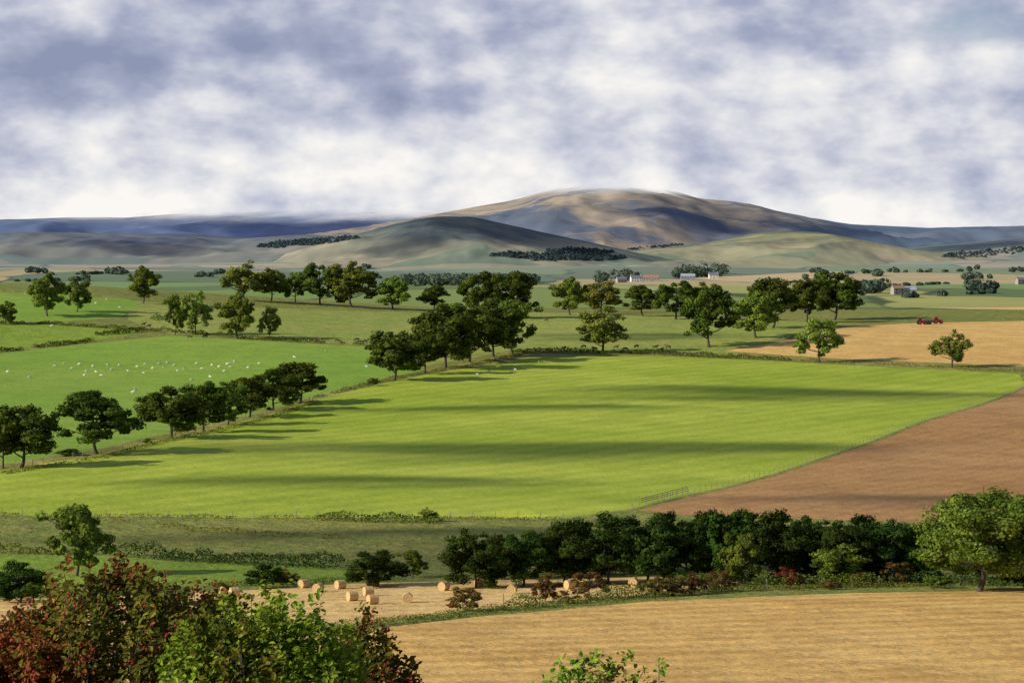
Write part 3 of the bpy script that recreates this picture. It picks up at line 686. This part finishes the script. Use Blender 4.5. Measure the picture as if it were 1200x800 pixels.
def bush(name,D,prof,depth,mat,mat2,n_tw,seed,nberry=0,leaf=.032,base_pxs=(0,),deep=2.0,thr=-.05):
    rs=np.random.RandomState(seed); k=D/F
    pxs=[p[0] for p in prof]; rows=[p[1] for p in prof]
    x0,x1=(pxs[0]-600)*k,(pxs[-1]-600)*k
    wood=[];P1=[];N1=[];bp_=[]
    roots=[]
    for bx in base_pxs:
        X=(bx-600)*k; Y=D+rs.uniform(-.3,.3); roots.append(np.array([X,Y,float(H(X,Y))-.1]))
    for i in range(n_tw):
        u=rs.uniform(); X=x0+(x1-x0)*u; top=CZ+(HZ-np.interp(X/k+600,pxs,rows))*k
        dy=rs.normal()*depth*.45; Y=D+dy
        top-=abs(dy)**2/depth*.35
        lump=.2*noise.noise(Vector((X*2.2,Y*2.2,seed)))
        low=rs.uniform()**1.6*deep
        tipp=np.array([X,Y,top+lump-low-.07+rs.exponential(.05)]); rt=min(roots,key=lambda r_:abs(r_[0]-X))
        cx=rt+np.array([0,0,1.4]); dr=tipp-cx; dr/=np.linalg.norm(dr); dr+=np.array([0,0,.5])+rs.normal(size=3)*.35; dr/=np.linalg.norm(dr)
        Lg=rs.uniform(.22,.5); st=tipp-dr*Lg
        bend=rs.normal(size=3)*.03
        if i%2==0: wood.append(tube([tuple(st),tuple((st+tipp)/2+bend),tuple(tipp)],[.006,.004,.0015],4))
        if i%9==0:
            wood.append(tube([tuple(rt),tuple(rt*.6+st*.4+np.array([0,0,.3])+rs.normal(size=3)*.08),tuple(st)],[.035,.02,.007],5))
        m_=rs.randint(22,40); t_=rs.uniform(0,1,m_)**.8
        q=st+(tipp-st)*t_[:,None]+bend*(4*t_*(1-t_))[:,None]+rs.normal(size=(m_,3))*.045*(1.2-t_*.7)[:,None]
        P1.append(q); N1.append(rs.normal(size=(m_,3))*.5+np.array([-.3,-.35,.7])+dr*.3)
        if nberry and rs.uniform()<nberry:
            c=st+(tipp-st)*rs.uniform(.3,.9); 
            for b in range(rs.randint(6,16)): bp_.append(c+rs.normal(size=3)*.035)
    P1=np.concatenate(P1);N1=np.concatenate(N1)
    lv=fgleaf(P1,N1,leaf,rs)
    me=build_mesh(name,wood,lv,[bark,mat,mat2])
    nw=sum(len(f) for _,f in wood); mi=np.zeros(len(me.polygons),np.int32); me.polygons.foreach_get('material_index',mi)
    cl=np.array([noise.noise(Vector(p_)*1.1) for p_ in P1])+rs.normal(size=len(P1))*.15; sel=np.repeat(cl>thr,2)
    mi[nw:]=np.where(sel,2,1); me.polygons.foreach_set('material_index',mi)
    o=bpy.data.objects.new(name,me); scene.collection.objects.link(o)
    if bp_:
        C=np.array(bp_); R=rs.uniform(.009,.014,len(C)); V=(BVt[None]*R[:,None,None]+C[:,None]).reshape(-1,3); Fq=(BFt[None]+(np.arange(len(C))*len(BVt))[:,None,None]).reshape(-1,3)
        mb=bpy.data.meshes.new('berries'); mb.from_pydata(V.tolist(),[],Fq.tolist()); mb.materials.append(berry); ob=bpy.data.objects.new('berries',mb); scene.collection.objects.link(ob); ob.parent=o
    return o
bush('hawthorn_bush',22,[(-160,720),(-60,722),(0,728),(40,700),(90,672),(130,664),(190,676),(250,690),(300,716),(330,745)],1.3,fgred,fgolive,1500,21,.5,base_pxs=(-60,80,210))
bush('hawthorn_bush',19.8,[(185,776),(215,730),(250,710),(290,700),(330,698),(370,708),(400,732),(425,768)],.9,fggreen,fgolive,900,22,.0,leaf=.029,base_pxs=(300,),thr=.35)
bush('hawthorn_bush',21.5,[(385,768),(410,750),(440,745),(465,762),(500,788)],.5,fgred,fgolive,120,23,.6,base_pxs=(430,),deep=1.0,thr=.1)
bush('hawthorn_bush',18,[(605,808),(640,790),(690,758),(740,764),(790,796)],.4,fggreen,fgolive,120,24,.0,leaf=.022,base_pxs=(700,),deep=.9,thr=.2)

# ---------------------------------------------------------------- unseen cloud sheets added to cast the broad shadows
cm,t,out=new_mat('shade_cloud_sheet'); tc=t.node('ShaderNodeTexCoord'); g=t.node('ShaderNodeNewGeometry')
v=t.mapping(tc.outputs['Object'],scale=(1,1,0)); ln=t.node('ShaderNodeVectorMath',operation='LENGTH'); t.link(v,ln.inputs[0])
nf=t.noise(tc.outputs['Object'],1.6,3,.6)
r=t.math('ADD',ln.outputs['Value'],t.math('MULTIPLY',t.math('SUBTRACT',nf,.5),1.7))
al=t.range(r,.2,1.1,.88,0)
tr=t.node('ShaderNodeBsdfTransparent'); df=t.node('ShaderNodeBsdfDiffuse'); df.inputs[0].default_value=(.85,.85,.85,1)
m2=t.node('ShaderNodeMixShader'); t.link(al,m2.inputs[0]); t.link(tr.outputs[0],m2.inputs[1]); t.link(df.outputs[0],m2.inputs[2]); t.link(m2.outputs[0],out.inputs[0])
def shade_cloud(px,row,rx,ry,alt=420,pos=None,seed=0):
    x,y,z=pos if pos is not None else at(px,row); k=alt/SUNV.z; 
    bm=bmesh.new(); n=24
    for i in range(n+1):
        for j in range(n+1):
            a=-1.6+3.2*i/n; b=-1.6+3.2*j/n; bm.verts.new((a,b,seed*9+.6*math.exp(-2*(a*a+b*b))))
    bm.verts.ensure_lookup_table()
    for i in range(n):
        for j in range(n): bm.faces.new([bm.verts[q] for q in (i*(n+1)+j,(i+1)*(n+1)+j,(i+1)*(n+1)+j+1,i*(n+1)+j+1)])
    me=bpy.data.meshes.new('shade_cloud'); bm.to_mesh(me); bm.free(); me.materials.append(cm); o=bpy.data.objects.new('shade_cloud',me); scene.collection.objects.link(o)
    o.location=(x+SUNV.x*k,y+SUNV.y*k,z+alt-seed*9*30); o.scale=(rx,ry,30)
for i,c in enumerate([(600,530,110,34),(860,462,95,30),(330,565,50,16),(800,655,90,48),(300,632,50,14),(700,395,50,20),(1060,590,60,16),(560,480,60,12)]): shade_cloud(*c,seed=i)
for i,(px,row,rx,ry) in enumerate([(330,268,700,700),(560,258,300,500),(900,262,420,500),(1080,266,500,600),(770,250,160,240),(1130,290,360,300),(650,290,240,200),(470,290,160,200),(150,288,240,200)]):
    p=cast(px,row)
    if p is not None: shade_cloud(0,0,rx,ry,alt=1150,pos=tuple(p),seed=i+10)

# ---------------------------------------------------------------- world
w=bpy.data.worlds.new('World'); scene.world=w; w.use_nodes=True; w.node_tree.nodes.clear(); t=NT(w)
elev=math.asin(SUNV.z); azim=math.atan2(SUNV.x,SUNV.y)
sky=t.node('ShaderNodeTexSky',sky_type='NISHITA',sun_disc=False); sky.sun_elevation=elev; sky.sun_rotation=azim; sky.altitude=150
skc=t.mix(1.0,sky.outputs[0],(.94,.97,1.2,1),'MULTIPLY')
bg1=t.node('ShaderNodeBackground'); t.link(skc,bg1.inputs[0]); bg1.inputs[1].default_value=.09
tc=t.node('ShaderNodeTexCoord'); D_=tc.outputs['Generated']
sx=t.node('ShaderNodeSeparateXYZ'); t.link(D_,sx.inputs[0]); zc=sx.outputs[2]
sc_=(10,10,18)
LX,LZ=2.4,6.3
a=t.noise(t.mapping(D_,scale=sc_,loc=(LX,0,LZ)),1.0,8,.54,.0)
b=t.noise(t.mapping(D_,scale=sc_,loc=(LX+.10,0,LZ+.16)),1.0,5,.52,.0)
rel=t.math('MULTIPLY',t.math('SUBTRACT',a,b),2.3)
pf=t.math('ABSOLUTE',t.math('MULTIPLY_ADD',t.noise(t.mapping(D_,scale=(24,24,38),loc=(.4,.2,.9)),1.0,3,.5,.0),2,-1))
grad=t.range(zc,0.01,0.095,0.24,-0.22)
f=t.math('ADD',t.math('ADD',rel,grad),t.math('MULTIPLY',t.math('SUBTRACT',a,.5),1.5))
f=t.math('ADD',f,t.math('MULTIPLY_ADD',pf,.40,.50))
col=t.ramp(f,[(0.0,L(142,151,179)),(0.28,L(166,173,197)),(0.5,L(196,200,215)),(0.72,L(225,226,231)),(1.0,L(251,248,243))])
bg2=t.node('ShaderNodeBackground'); t.link(col,bg2.inputs[0]); bg2.inputs[1].default_value=1.0
over=t.range(zc,.12,.30,1.0,0.15)
dens=t.math('ADD',t.noise(t.mapping(D_,scale=(8,8,20),loc=(1.3,0,5.2)),1.0,6,.55,.2),t.range(zc,.03,.10,.25,.08))
cov=t.math('MULTIPLY',t.range(dens,.32,.50,.25,1),over)
ms=t.node('ShaderNodeMixShader'); t.link(cov,ms.inputs[0]); t.link(bg1.outputs[0],ms.inputs[1]); t.link(bg2.outputs[0],ms.inputs[2])
wo=t.node('ShaderNodeOutputWorld'); t.link(ms.outputs[0],wo.inputs[0])

sl=bpy.data.lights.new('sun','SUN'); sl.energy=5.0; sl.angle=math.radians(.5); sl.color=(1.0,.93,.80)
so=bpy.data.objects.new('sun',sl); scene.collection.objects.link(so); so.rotation_euler=(-SUNV).to_track_quat('-Z','Y').to_euler()

cam=bpy.data.cameras.new('camera'); co=bpy.data.objects.new('camera',cam); scene.collection.objects.link(co)
cam.sensor_width=36; cam.lens=90; cam.clip_start=.5; cam.clip_end=60000
co.location=(0,0,CZ); co.rotation_euler=(math.radians(90)-math.atan((400-HZ)/F),0,0)
scene.camera=co
scene.view_settings.view_transform='Standard'; scene.view_settings.look='None'; scene.view_settings.exposure=0
